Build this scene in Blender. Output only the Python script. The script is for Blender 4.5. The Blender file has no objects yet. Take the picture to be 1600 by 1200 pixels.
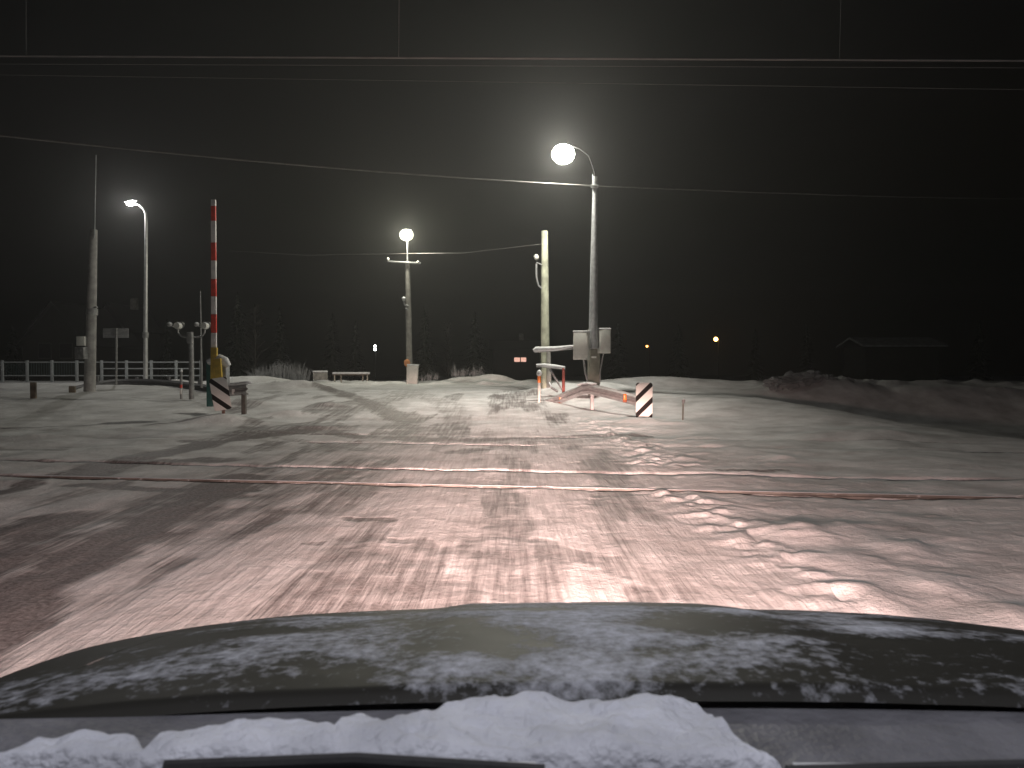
import bpy, bmesh, math, random
import numpy as np
from mathutils import Vector, Matrix, noise as mnoise
random.seed(7)
R = math.radians
sc = bpy.context.scene
C = sc.collection

# ---------------------------------------------------------------- camera
F, CX, CY, HOR, EYE = 1256.0, 800.0, 600.0, 570.0, 1.55
PITCH = math.atan((CY - HOR) / F)
cam_d = bpy.data.cameras.new('camera')
cam = bpy.data.objects.new('camera', cam_d); C.objects.link(cam)
cam.location = (0, 0, EYE)
cam.rotation_euler = (math.pi / 2 - PITCH, 0, 0)
cam_d.sensor_width = 36; cam_d.lens = 36 * F / 1600
cam_d.clip_start = 0.05; cam_d.clip_end = 900
cam_d.dof.use_dof = True; cam_d.dof.focus_distance = 18; cam_d.dof.aperture_fstop = 9.5
sc.camera = cam

# ---------------------------------------------------------------- world (night sky)
w = bpy.data.worlds.new('World'); sc.world = w; w.use_nodes = True
nt = w.node_tree; bg = nt.nodes['Background']
sky = nt.nodes.new('ShaderNodeTexSky'); sky.sky_type = 'NISHITA'; sky.sun_disc = False
sky.sun_elevation = R(-4.0); sky.sun_rotation = R(200)
nt.links.new(sky.outputs[0], bg.inputs[0]); bg.inputs[1].default_value = 0.05
sc.view_settings.view_transform = 'Standard'; sc.view_settings.look = 'None'
sc.view_settings.exposure = 0.0; sc.view_settings.gamma = 1.0
sc.cycles.use_denoising = True
sc.cycles.max_bounces = 6; sc.cycles.volume_bounces = 0; sc.cycles.transparent_max_bounces = 12
sc.cycles.caustics_reflective = False; sc.cycles.caustics_refractive = False

# ---------------------------------------------------------------- photo <-> place
def at(px, py, Y):
    c, s = math.cos(PITCH), math.sin(PITCH)
    u = (CY - py) / F
    dy, dz, dx = c + u * s, -s + u * c, (px - CX) / F
    k = Y / dy
    return Vector((dx * k, Y, EYE + dz * k))
def atz(px, py, z=0.0):
    c, s = math.cos(PITCH), math.sin(PITCH)
    u = (CY - py) / F
    dy, dz, dx = c + u * s, -s + u * c, (px - CX) / F
    k = (z - EYE) / dz
    return Vector((dx * k, dy * k, z))

# ---------------------------------------------------------------- numpy noise
def vnoise(x, y, seed=0):
    xi = np.floor(x).astype(np.int64); yi = np.floor(y).astype(np.int64)
    fx = x - xi; fy = y - yi
    fx = fx * fx * (3 - 2 * fx); fy = fy * fy * (3 - 2 * fy)
    def h(a, b):
        n = (a * 374761393 + b * 668265263 + seed * 1442695041) & 0xffffffff
        n = ((n ^ (n >> 13)) * 1274126177) & 0xffffffff
        n = (n ^ (n >> 16)) & 0xffff
        return n / 65535.0
    a = h(xi, yi); b = h(xi + 1, yi); c = h(xi, yi + 1); d = h(xi + 1, yi + 1)
    return (a + (b - a) * fx) * (1 - fy) + (c + (d - c) * fx) * fy
def fbm(x, y, seed=0, o=4):
    s = 0; a = .5; t = 0
    for i in range(o):
        s = s + a * vnoise(x * 2 ** i + 17.3 * i, y * 2 ** i - 9.1 * i, seed + i); t += a; a *= .5
    return s / t
def sst(a, b, x):
    t = np.clip((x - a) / (b - a), 0, 1); return t * t * (3 - 2 * t)
def polyd(x, y, pts):
    d = np.full(x.shape, 1e9)
    for (x0, y0), (x1, y1) in zip(pts[:-1], pts[1:]):
        dx, dy = x1 - x0, y1 - y0; L = dx * dx + dy * dy + 1e-9
        t = np.clip(((x - x0) * dx + (y - y0) * dy) / L, 0, 1)
        d = np.minimum(d, np.hypot(x - x0 - t * dx, y - y0 - t * dy))
    return d

# ---------------------------------------------------------------- terrain
TD = Vector((0.990, -0.1434))                 # track direction
TN = Vector((0.1434, 0.990))
RAILS = [10.2 * .99, 10.2 * .99 + 1.56, 15.4, 16.96]    # distance of each rail along TN
def g(*a): return [tuple(atz(px, py).xy) for px, py in a]
def base(x, y):
    h = np.interp(y, [-50, 15, 18, 21, 24, 27, 30, 40, 50, 62, 100, 400],
                  [0, 0, .03, .10, .28, .46, .56, .60, .55, -1.2, -3, -3])
    return h
BUMPS = [  # x, y, rx, ry, h
    (3.1, 27.6, 1.7, 2.0, .42), (1.5, 28.8, 1.0, 1.6, .30), (5.5, 33.5, 3.8, 2.0, .42), (9.5, 33.0, 3.5, 2.2, .12),
    (11.2, 30.0, 1.9, 1.4, .40), (13.6, 30.5, 2.5, 1.6, .22), (18, 31.5, 6, 2.2, .16), (27, 32, 8, 2.5, .16), (38, 32, 8, 3, .16),
    (-1.0, 44.5, 1.2, .9, .42), (-2.9, 45, 1.3, .8, .25), (-8.6, 33, 1.1, .8, .30), (-10.4, 33, 1.6, .8, .22), (-12.6, 39, 2.6, 1.2, .42),
    (-8.4, 24.8, .9, .6, .18), (-15.4, 37, 1.0, .8, .3), (-14, 31, 1.2, .8, .15), (-20, 33, 4, 2, .2),
    (-7.35, 20.2, 1.0, .8, .24), (-15.2, 33, 2.2, 1.0, .10), (3.2, 20.3, .7, .4, .10), (8.2, 20.5, 1.6, 2.2, .22), (7.6, 17.0, 1.3, .8, .14), (6.2, 24, 3.0, 3.0, .20),
    (-6.2, 22.3, .8, .5, .12), (-5.6, 24.5, .5, .5, .1), (-4.6, 19.0, .9, .3, .06)]
_r = random.Random(4)
for i in range(90):    # small crumbs thrown up beside the road
    t = _r.random()
    BUMPS.append((2.3 + abs(_r.gauss(0, .8)), 5.0 + t * 9, .03 + .05 * _r.random(), .04 + .10 * _r.random(), .006 + .014 * _r.random()))
for px, py, l in [(1410, 858, .3), (1330, 880, .35), (1245, 828, .22), (1455, 912, .4), (1350, 932, .3), (1300, 826, .3), (1580, 965, .3), (1270, 838, .2), (1210, 835, .2)]:
    p = atz(px, py); BUMPS.append((p.x, p.y, l * .9, .42, .05))
for i in range(60):    # frozen crumbs along the crossing
    BUMPS.append((_r.uniform(1.6, 4.5), _r.uniform(11.9, 20), .15 + .4 * _r.random(), .10 + .2 * _r.random(), .008 + .02 * _r.random()))
for i in range(26):
    BUMPS.append((_r.uniform(-14, -5), _r.uniform(10, 19), .3 + .5 * _r.random(), .2 + .3 * _r.random(), .02 + .03 * _r.random()))
for i in range(70):
    BUMPS.append((_r.uniform(-16, 3), _r.uniform(37, 47), .3 + .5 * _r.random(), .2 + .3 * _r.random(), .03 + .10 * _r.random()))
for i in range(60):
    BUMPS.append((_r.uniform(9.5, 30), _r.uniform(27, 33), .15 + .4 * _r.random(), .15 + .3 * _r.random(), .03 + .07 * _r.random()))
RIDGE = g((1330, 965), (1280, 915), (1190, 855), (1085, 785), (1035, 768))
RIDGE2 = [(2.3, 12.4), (2.4, 15), (2.15, 19), (1.8, 21)]
def road_edges(y):
    Rr = np.interp(y, [-30, 8, 24, 34, 44], [2.15, 2.15, 1.75, .2, -6])
    L = np.interp(y, [-30, 4, 9, 20, 32, 44], [-4.2, -4.2, -5.6, -6.9, -14, -30])
    return L, Rr
def height(x, y, fine=True):
    x = np.asarray(x, float); y = np.asarray(y, float)
    h = base(x, y)
    h = h - .75 * sst(9.3, 12.5, x + .3 * (y - 20)) * sst(12.5, 15.5, y) * (1 - sst(26.5, 29.5, y))
    h = h - .35 * sst(13, 17, x) * sst(7, 12, y) * (1 - sst(24, 28, y))
    for bx, by, rx, ry, bh in BUMPS:
        m = (np.abs(x - bx) < 3 * rx) & (np.abs(y - by) < 3 * ry)
        if m.any():
            q = ((x[m] - bx) / rx) ** 2 + ((y[m] - by) / ry) ** 2
            h[m] = h[m] + bh * np.exp(-q * 1.2)
    L, Rr = road_edges(y)
    off = sst(-.1, .7, np.maximum(x - Rr, L - x))
    near = 1 - sst(45, 70, y)
    h = h + off * near * (.15 * (fbm(x * .45, y * .45, 3, 3) - .5) + .035 * (fbm(x * 2.2, y * 2.2, 8, 3) - .5))
    h = h + (1 - off) * (.035 * (fbm(x * 2.6, y * .7, 21) - .5) + .018 * (fbm(x * 9, y * 3, 5) - .5))
    if fine:
        d = polyd(x, y, RIDGE); cl = fbm(x * 5, y * 5, 31)
        h = h + .05 * np.exp(-(d / .34) ** 2) * sst(.3, .75, cl)
        d = polyd(x, y, RIDGE2)
        h = h + .06 * np.exp(-(d / .45) ** 2) * sst(.3, .75, fbm(x * 6, y * 6, 37))
        h = h + .012 * off * near * sst(.45, .8, fbm(x * 7, y * 7, 14)) * (y > 2)
        h = h + .14 * sst(.35, .75, fbm(x * 1.7, y * 1.7, 51)) * sst(9, 10.5, x) * sst(28.3, 29.5, y) * (1 - sst(33, 35, y))
        n = x * TN.x + y * TN.y
        for i, rn in enumerate(RAILS):
            dd = n - rn
            wdt = .09 if i != 1 else .10
            dep = [.05, .085, .035, .035][i]
            brk = sst(.25, .5, fbm(x * .8, y * .3 + i * 9, 61 + i))
            if i >= 2: brk = brk * sst(.42, .5, fbm(x * .35, y * .05 + i * 5, 63 + i))
            h = h - dep * np.exp(-((dd + .05) / wdt) ** 2) * (.35 + .65 * brk)
            if i < 2: h = h + [.03, .045][i] * sst(.50, .66, fbm(x * 2.3 + 40, y * 1.5 + i * 7, 77 + i)) * np.exp(-(dd / .07) ** 2)
    return h
def gz(x, y): return float(height(np.array([x]), np.array([y]))[0])

BARE_AND_SHADOW = [  # darker, scraped-down places and the barrier's painted shadow: points in the place, half width, strength
    (g((-120, 1040), (0, 955), (130, 872), (270, 800), (330, 770), (365, 748)), .42, 1),
    (g((-120, 930), (0, 850), (80, 812)), .38, .9), (g((130, 850), (230, 800), (380, 775)), .2, .7),
    (g((-60, 790), (60, 752), (130, 742)), .16, .9), (g((105, 760), (230, 762), (380, 764)), .16, 1),
    (g((110, 746), (230, 716), (330, 692), (480, 676)), .38, 1), (g((230, 726), (370, 716)), .3, .8),
    (g((300, 690), (480, 672), (560, 684), (700, 690), (1000, 682)), .34, .8), (g((-60, 700), (80, 706)), .2, .5),
    (g((540, 814), (600, 816)), .16, .8), (g((488, 850), (560, 846), (664, 846)), .11, .6), (g((600, 830), (570, 870)), .12, .4),
    (g((860, 858), (960, 880), (1050, 925)), .26, .5), (g((820, 850), (830, 920)), .12, .5), (g((925, 722), (955, 745)), .22, .7),
    (g((1130, 738), (1230, 736)), .12, .8), (g((700, 706), (745, 702)), .3, .7), (g((560, 760), (400, 772)), .15, .5),
    (g((330, 626), (430, 622), (500, 628), (545, 640), (590, 652), (640, 664)), .40, .85), (g((560, 628), (640, 632), (700, 650), (720, 668)), .5, .35),
    (g((250, 655), (330, 645)), .2, .3), (g((590, 646), (600, 656)), .4, .6), (g((450, 690), (560, 700), (650, 690)), .3, .5),  # first strip here paints the barrier's shadow on the ground
    (g((760, 690), (1010, 690)), .25, .4)]
def bare(x, y):  # dark mask: bare surface plus the painted barrier shadow
    b = np.zeros_like(x)
    wx = x + .55 * (fbm(x * 1.3, y * .9, 71) - .5); wy = y + 1.0 * (fbm(x * 1.1, y * .7, 72) - .5)
    for pts, hw, s in BARE_AND_SHADOW:
        P = np.array(pts); m = (x > P[:, 0].min() - 2) & (x < P[:, 0].max() + 2) & (y > P[:, 1].min() - 2) & (y < P[:, 1].max() + 2)
        if not m.any(): continue
        d = polyd(wx[m], wy[m], pts)
        b[m] = np.maximum(b[m], s * (1 - sst(hw * .55, hw * 1.35, d)))
    L, Rr = road_edges(y)
    onr = sst(0, .5, x - L) * sst(0, .4, Rr - x) * (1 - sst(26, 36, y))
    tr = sst(.5, .66, fbm(x * 1.5, y * .33, 81)) * .6
    rut = .35 * np.exp(-((x + .55) / .22) ** 2) + .4 * np.exp(-((x - .95) / .25) ** 2) + .25 * np.exp(-((x + 2.6) / .3) ** 2)
    b = np.maximum(b, onr * (tr + rut * sst(.3, .6, fbm(x * 2, y * .5, 85))))
    n = x * TN.x + y * TN.y
    for i, rn in enumerate(RAILS):
        s = [.9, 1, .55, .6][i]
        k = sst(.2, .45, fbm(x * .9, y * .3 + i * 3, 91 + i))
        b = np.maximum(b, s * k * np.exp(-((n - rn + .07) / .07) ** 2))
    return np.clip(b, 0, 1)

def rng(*segs):
    out = []
    for a, b, st in segs: out += list(np.arange(a, b - 1e-6, st))
    return np.array(out + [segs[-1][1]])
def build_terrain(mat):
    xs = rng((-240, -40, 8), (-40, -16, .4), (-16, -6, .13), (-6, 5, .055), (5, 14, .12), (14, 40, .35), (40, 240, 8))
    ys = rng((-24, 2, .6), (2, 13, .045), (13, 20, .08), (20, 36, .13), (36, 50, .25), (50, 70, 1), (70, 330, 8))
    X, Y = np.meshgrid(xs, ys); sh = X.shape
    x = X.ravel(); y = Y.ravel()
    z = height(x, y); b = bare(x, y)
    nx, ny = len(xs), len(ys)
    I = np.arange(nx * ny).reshape(sh)
    quads = np.stack([I[:-1, :-1], I[:-1, 1:], I[1:, 1:], I[1:, :-1]], -1).reshape(-1, 4)
    cxs = x[quads].mean(1); cys = y[quads].mean(1)
    L, Rr = road_edges(cys)
    isroad = (cxs > L) & (cxs < Rr) & (cys < 44) & (cys > -24)
    for name, sel in (('road', isroad), ('snow_ground', ~isroad)):
        q = quads[sel]; used = np.unique(q); remap = np.full(nx * ny, -1); remap[used] = np.arange(len(used))
        q = remap[q]
        me = bpy.data.meshes.new(name)
        me.vertices.add(len(used)); me.vertices.foreach_set('co', np.stack([x[used], y[used], z[used]], 1).ravel())
        me.loops.add(q.size); me.loops.foreach_set('vertex_index', q.ravel())
        me.polygons.add(len(q)); me.polygons.foreach_set('loop_start', np.arange(0, q.size, 4)); 
        me.polygons.foreach_set('use_smooth', np.ones(len(q), bool))
        me.update(); me.validate()
        a = me.attributes.new('bare', 'FLOAT', 'POINT'); a.data.foreach_set('value', b[used])
        o = bpy.data.objects.new(name, me); C.objects.link(o); me.materials.append(mat)
        o['kind'] = 'structure'

# ---------------------------------------------------------------- materials
MATS = {}
def mat(name, col, rough=.6, metal=0, var=.25, scale=6, bump=.15, bscale=40, spec=.5, col2=None, frost=0):
    if name in MATS: return MATS[name]
    m = bpy.data.materials.new(name); m.use_nodes = True; n = m.node_tree; P = n.nodes['Principled BSDF']
    tc = n.nodes.new('ShaderNodeTexCoord')
    no = n.nodes.new('ShaderNodeTexNoise'); no.inputs['Scale'].default_value = scale; no.inputs['Detail'].default_value = 5
    n.links.new(tc.outputs['Object'], no.inputs['Vector'])
    mx = n.nodes.new('ShaderNodeMix'); mx.data_type = 'RGBA'
    c2 = col2 or tuple(c * (1 - var) for c in col); c1 = tuple(min(1, c * (1 + var * .4)) for c in col)
    mx.inputs[6].default_value = (*c2, 1); mx.inputs[7].default_value = (*c1, 1)
    mr = n.nodes.new('ShaderNodeMapRange'); mr.inputs[1].default_value = .35; mr.inputs[2].default_value = .65
    n.links.new(no.outputs['Fac'], mr.inputs[0]); n.links.new(mr.outputs[0], mx.inputs[0])
    last = mx.outputs[2]
    if frost:
        ge = n.nodes.new('ShaderNodeNewGeometry'); sx = n.nodes.new('ShaderNodeSeparateXYZ'); n.links.new(ge.outputs['Normal'], sx.inputs[0])
        ad = n.nodes.new('ShaderNodeMath'); ad.operation = 'MULTIPLY_ADD'; ad.inputs[1].default_value = .8
        n2 = n.nodes.new('ShaderNodeTexNoise'); n2.inputs['Scale'].default_value = 9; n2.inputs['Detail'].default_value = 6
        n.links.new(tc.outputs['Object'], n2.inputs['Vector'])
        n.links.new(sx.outputs['Z'], ad.inputs[0]); n.links.new(n2.outputs['Fac'], ad.inputs[2])
        r2 = n.nodes.new('ShaderNodeMapRange'); r2.inputs[1].default_value = .95 - frost; r2.inputs[2].default_value = 1.15 - frost
        n.links.new(ad.outputs[0], r2.inputs[0])
        m2 = n.nodes.new('ShaderNodeMix'); m2.data_type = 'RGBA'; m2.inputs[7].default_value = (.62, .63, .66, 1)
        n.links.new(r2.outputs[0], m2.inputs[0]); n.links.new(last, m2.inputs[6]); last = m2.outputs[2]
    n.links.new(last, P.inputs['Base Color'])
    P.inputs['Roughness'].default_value = rough; P.inputs['Metallic'].default_value = metal
    P.inputs['Specular IOR Level'].default_value = spec
    if bump:
        nb = n.nodes.new('ShaderNodeTexNoise'); nb.inputs['Scale'].default_value = bscale; nb.inputs['Detail'].default_value = 4
        n.links.new(tc.outputs['Object'], nb.inputs['Vector'])
        b = n.nodes.new('ShaderNodeBump'); b.inputs['Strength'].default_value = bump; b.inputs['Distance'].default_value = .02
        n.links.new(nb.outputs['Fac'], b.inputs['Height']); n.links.new(b.outputs[0], P.inputs['Normal'])
    MATS[name] = m; return m
def emit(name, col, s, see_through=False):
    if name in MATS: return MATS[name]
    m = bpy.data.materials.new(name); m.use_nodes = True; n = m.node_tree; n.nodes.clear()
    o = n.nodes.new('ShaderNodeOutputMaterial'); e = n.nodes.new('ShaderNodeEmission')
    e.inputs[0].default_value = (*col, 1); e.inputs[1].default_value = s
    if see_through:
        t = n.nodes.new('ShaderNodeBsdfTransparent'); a = n.nodes.new('ShaderNodeAddShader')
        n.links.new(e.outputs[0], a.inputs[0]); n.links.new(t.outputs[0], a.inputs[1]); n.links.new(a.outputs[0], o.inputs[0])
    else: n.links.new(e.outputs[0], o.inputs[0])
    MATS[name] = m; return m
def ground_mat():
    m = bpy.data.materials.new('snow_cover'); m.use_nodes = True; n = m.node_tree; P = n.nodes['Principled BSDF']; L = n.links
    ge = n.nodes.new('ShaderNodeNewGeometry')
    at_ = n.nodes.new('ShaderNodeAttribute'); at_.attribute_name = 'bare'
    def noise(sx, sy, scale, det=5, rough=.55):
        mp = n.nodes.new('ShaderNodeMapping'); mp.inputs['Scale'].default_value = (sx, sy, 1); L.new(ge.outputs['Position'], mp.inputs[0])
        t = n.nodes.new('ShaderNodeTexNoise'); t.inputs['Scale'].default_value = scale; t.inputs['Detail'].default_value = det; t.inputs['Roughness'].default_value = rough
        L.new(mp.outputs[0], t.inputs['Vector']); return t.outputs['Fac']
    def mth(op, a, b=None, c=None):
        k = n.nodes.new('ShaderNodeMath'); k.operation = op
        for i, v in enumerate((a, b, c)):
            if v is None: continue
            if isinstance(v, (int, float)): k.inputs[i].default_value = v
            else: L.new(v, k.inputs[i])
        return k.outputs[0]
    def mr(v, a, b, c=0., d=1.):
        k = n.nodes.new('ShaderNodeMapRange'); L.new(v, k.inputs[0])
        for i, q in enumerate((a, b, c, d)): k.inputs[i + 1].default_value = q
        return k.outputs[0]
    # position relative to the lane: wheels drag everything lengthwise there
    sx = n.nodes.new('ShaderNodeSeparateXYZ'); L.new(ge.outputs['Position'], sx.inputs[0])
    lane = mth('MULTIPLY', mr(sx.outputs['X'], -5, -3.4), mr(sx.outputs['X'], 2.5, 1.9))
    lane = mth('MULTIPLY', lane, mr(sx.outputs['Y'], 24, 14))
    streak = noise(7, .28, 2.2, 6, .6)
    streak2 = noise(24, .9, 2, 4, .6)
    cloud = noise(1, 1, 1.1, 6, .6)
    grain = noise(1, 1, 26, 5, .65)
    v = mth('ADD', at_.outputs['Fac'], mth('MULTIPLY', mth('SUBTRACT', streak, .5), 1.7))
    v = mth('ADD', v, mth('MULTIPLY', mth('SUBTRACT', streak2, .5), .5))
    v = mth('ADD', v, mth('MULTIPLY', mth('SUBTRACT', grain, .5), .35))
    v = mth('ADD', v, mth('MULTIPLY', mth('SUBTRACT', noise(.55, 1, 2.4, 6, .62), .5), 1.5))
    v = mr(v, .08, .85)
    # outside the lane only patches count
    s = mth('MULTIPLY', mth('SUBTRACT', streak, .44), mth('MULTIPLY', lane, 1.7))
    s = mth('ADD', s, mth('MULTIPLY', mth('MULTIPLY', mth('SUBTRACT', streak2, .5), lane), 1.0))
    s = mth('MAXIMUM', mth('MINIMUM', s, .30), 0.)
    bf = mth('MINIMUM', mth('MAXIMUM', mth('MULTIPLY', v, mr(at_.outputs['Fac'], .05, .4)), s), 1.)
    snow = n.nodes.new('ShaderNodeMix'); snow.data_type = 'RGBA'
    snow.inputs[6].default_value = (.47, .46, .46, 1); snow.inputs[7].default_value = (.78, .78, .79, 1)
    L.new(mr(cloud, .3, .66), snow.inputs[0])
    dk = n.nodes.new('ShaderNodeMix'); dk.data_type = 'RGBA'
    dk.inputs[6].default_value = (.12, .105, .105, 1); dk.inputs[7].default_value = (.30, .28, .28, 1); L.new(mr(grain, .35, .65), dk.inputs[0])
    mx = n.nodes.new('ShaderNodeMix'); mx.data_type = 'RGBA'
    L.new(bf, mx.inputs[0]); L.new(snow.outputs[2], mx.inputs[6]); L.new(dk.outputs[2], mx.inputs[7])
    L.new(mx.outputs[2], P.inputs['Base Color'])
    L.new(mr(bf, 0, 1, .7, .55), P.inputs['Roughness']); P.inputs['Specular IOR Level'].default_value = .15
    hgt = mth('ADD', mth('MULTIPLY', grain, .5), mth('MULTIPLY', noise(1, 1, 7, 4), .9))
    hgt = mth('ADD', hgt, mth('MULTIPLY', mth('MULTIPLY', streak2, lane), .35))
    hgt = mth('MULTIPLY', hgt, mr(bf, 0, 1, 1, .35))
    b = n.nodes.new('ShaderNodeBump'); b.inputs['Strength'].default_value = .42; b.inputs['Distance'].default_value = .05
    L.new(hgt, b.inputs['Height']); L.new(b.outputs[0], P.inputs['Normal'])
    return m
SNOW = mat('loose_snow', (.75, .76, .78), .65, 0, .12, 8, .5, 24, .3)
CONC = mat('weathered_concrete', (.30, .29, .27), .9, 0, .35, 5, .4, 30, .3)
STEEL = mat('galvanised_steel', (.38, .39, .40), .5, .5, .25, 9, .1, 60)
STEELF = mat('frosted_steel', (.30, .30, .30), .6, .3, .3, 9, .1, 60, frost=.25)
CAB = mat('grey_painted_cabinet', (.64, .64, .60), .55, 0, .15, 4, .08, 50, frost=.1)
DARK = mat('dark_rubber', (.03, .03, .032), .6, 0, .3, 10, .1, 50)
WOOD = mat('old_wood', (.14, .11, .08), .9, 0, .4, 7, .4, 30, frost=.15)
WIRE = mat('wire_metal', (.22, .21, .2), .55, .2, .2, 3, 0)
RED = mat('red_paint', (.80, .06, .035), .5, 0, .2, 8, .05, 40)
WHITE = mat('white_paint', (.88, .86, .83), .5, 0, .12, 8, .05, 40)
YEL = mat('yellow_paint', (.62, .42, .05), .5, 0, .25, 8, .05, 40)
TEAL = mat('dark_green_paint', (.03, .13, .12), .5, 0, .3, 8, .08, 40)
REFL = mat('orange_reflector', (.95, .25, .03), .3, 0, .1, 20, 0)
INS = mat('porcelain', (.55, .54, .50), .25, 0, .1, 8, 0)
BEAM = mat('guardrail_zinc', (.36, .35, .35), .6, .2, .25, 6, .1, 50)
RUST = mat('rusty_rail', (.12, .105, .095), .65, 0, .5, 3, .2, 60, frost=.34)

# ---------------------------------------------------------------- mesh helpers
class MB:
    def __init__(s): s.bm = bmesh.new()
    def box(s, c, size, rot=None, bev=0.0):
        b = bmesh.new(); bmesh.ops.create_cube(b, size=1)
        bmesh.ops.scale(b, vec=Vector(size), verts=b.verts)
        if bev: bmesh.ops.bevel(b, geom=list(b.edges), offset=bev, segments=2, affect='EDGES', profile=.5)
        M = Matrix.Translation(Vector(c)) @ (rot.to_4x4() if rot else Matrix.Identity(4))
        bmesh.ops.transform(b, matrix=M, verts=b.verts); s._add(b); return s
    def _add(s, b):
        me = bpy.data.meshes.new('t'); b.to_mesh(me); b.free(); s.bm.from_mesh(me); bpy.data.meshes.remove(me)
    def tube(s, pts, r, n=10, caps=True):
        pts = [Vector(p) for p in pts]; rs = r if isinstance(r, (list, tuple)) else [r] * len(pts)
        rings = []; prev = None
        for i, p in enumerate(pts):
            t = (pts[min(i + 1, len(pts) - 1)] - pts[max(i - 1, 0)]).normalized()
            if prev is None:
                a = Vector((0, 0, 1)) if abs(t.z) < .9 else Vector((1, 0, 0)); u = t.cross(a).normalized()
            else: u = (prev - t * prev.dot(t)).normalized()
            prev = u; v = t.cross(u)
            rings.append([s.bm.verts.new(p + (u * math.cos(2 * math.pi * k / n) + v * math.sin(2 * math.pi * k / n)) * rs[i]) for k in range(n)])
        for a, b in zip(rings[:-1], rings[1:]):
            for k in range(n): s.bm.faces.new((a[k], a[(k + 1) % n], b[(k + 1) % n], b[k]))
        if caps: s.bm.faces.new(rings[0][::-1]); s.bm.faces.new(rings[-1])
        return s
    def blob(s, c, size, amp=.1, sub=3, freq=2., seed=0, flat=None):
        b = bmesh.new(); bmesh.ops.create_icosphere(b, subdivisions=sub, radius=1)
        for v in b.verts:
            k = 1 + amp * mnoise.noise(v.co * freq + Vector((seed * 3.1, seed, 0))) * 2
            v.co = Vector((v.co.x * size[0], v.co.y * size[1], v.co.z * size[2])) * k
            if flat is not None and v.co.z < flat: v.co.z = flat
        bmesh.ops.translate(b, vec=Vector(c), verts=b.verts); s._add(b); return s
    def build(s, name, m, parent=None, smooth=None):
        bmesh.ops.recalc_face_normals(s.bm, faces=s.bm.faces)
        me = bpy.data.meshes.new(name); s.bm.to_mesh(me); s.bm.free(); me.materials.append(m)
        if smooth is not False:
            me.shade_smooth() if hasattr(me, 'shade_smooth') else None
            try: me.set_sharp_from_angle(angle=R(40))
            except Exception: pass
        o = bpy.data.objects.new(name, me); C.objects.link(o)
        if parent: o.parent = parent; o.matrix_parent_inverse = Matrix.Translation(-parent.location)
        return o
def tag(o, label, cat, group=None, kind=None):
    if label: o['label'] = label
    if cat: o['category'] = cat
    if group: o['group'] = group
    if kind: o['kind'] = kind
    return o
def thing(name, label, cat, loc, group=None):
    o = bpy.data.objects.new(name, None); C.objects.link(o); o.location = loc; o.empty_display_size = .2
    return tag(o, label, cat, group)
def rz(a): return Matrix.Rotation(a, 3, 'Z')
def ry(a): return Matrix.Rotation(a, 3, 'Y')
def rx(a): return Matrix.Rotation(a, 3, 'X')
def ground_at(px, Y):
    x = at(px, 600, Y).x; return Vector((x, Y, gz(x, Y)))

build_terrain(ground_mat())

# ---------------------------------------------------------------- rails
def rail(i, label, dz, x0=-60, x1=60):
    prof = [(-.075, -.17), (.075, -.17), (.075, -.155), (.012, -.13), (.012, -.045), (.036, -.03), (.036, -.004), (.028, 0), (-.028, 0), (-.036, -.004), (-.036, -.03), (-.012, -.045), (-.012, -.13), (-.075, -.155)]
    mb = MB(); n = RAILS[i]; rings = []
    for s in np.linspace(x0, x1, 60):
        c = TD * s + TN * n
        zz = dz + (-.12 * float(sst(13, 17, c.x)) if i > 1 else 0)
        rings.append([mb.bm.verts.new((c.x + TN.x * a, c.y + TN.y * a, zz + b)) for a, b in prof])
    for a, b in zip(rings[:-1], rings[1:]):
        for k in range(len(prof)): mb.bm.faces.new((a[k], a[(k + 1) % len(prof)], b[(k + 1) % len(prof)], b[k]))
    o = mb.build('rail', RUST)
    tag(o, label, 'rail', 'rails of the level crossing')
rail(0, 'nearest rail crossing the road, bright snow crusted edge catching the headlights', .012)
rail(1, 'second rail from the car, dark line running off to the right edge', -.03)
rail(2, 'third rail from the car, mostly buried, short dark lengths showing in snow', -.006)
rail(3, 'farthest rail from the car, almost hidden just before the striped plates', -.01)

# ---------------------------------------------------------------- lamps with light
def shield_right(d):
    # the floodlight is turned to the road: little of its beam goes out over the field on the right
    d.use_nodes = True; n = d.node_tree; e = n.nodes['Emission']
    tc = n.nodes.new('ShaderNodeTexCoord'); sx = n.nodes.new('ShaderNodeSeparateXYZ'); n.links.new(tc.outputs['Normal'], sx.inputs[0])
    k = n.nodes.new('ShaderNodeMapRange'); k.interpolation_type = 'SMOOTHSTEP'
    for i, q in enumerate((.08, .78, 1., .08)): k.inputs[i + 1].default_value = q
    n.links.new(sx.outputs['X'], k.inputs[0]); n.links.new(k.outputs[0], e.inputs['Strength'])
def lamp_light(name, loc, col, power, rad, parent, shield=False):
    d = bpy.data.lights.new(name, 'POINT'); d.color = col; d.energy = power; d.shadow_soft_size = rad
    o = bpy.data.objects.new(name, d); C.objects.link(o); o.location = loc
    o.parent = parent; o.matrix_parent_inverse = Matrix.Translation(-parent.location)
    if shield: shield_right(d)
    return o
def lamp_head(parent, p, col, power, rad, ename, estr, tilt=0, shield=False):
    MB().box(p + Vector((0, rad * 1.0, rad * .45)), (rad * 1.3, rad * .8, rad * .9), ry(tilt), .05).build('lamp_housing', STEEL, parent)
    MB().blob(p, (rad, rad, rad * .85), 0, 3).build('lamp_lens', emit(ename, col, estr, True), parent)
    lamp_light('lamp_light', p, col, power, rad * .55, parent, shield)

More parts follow.
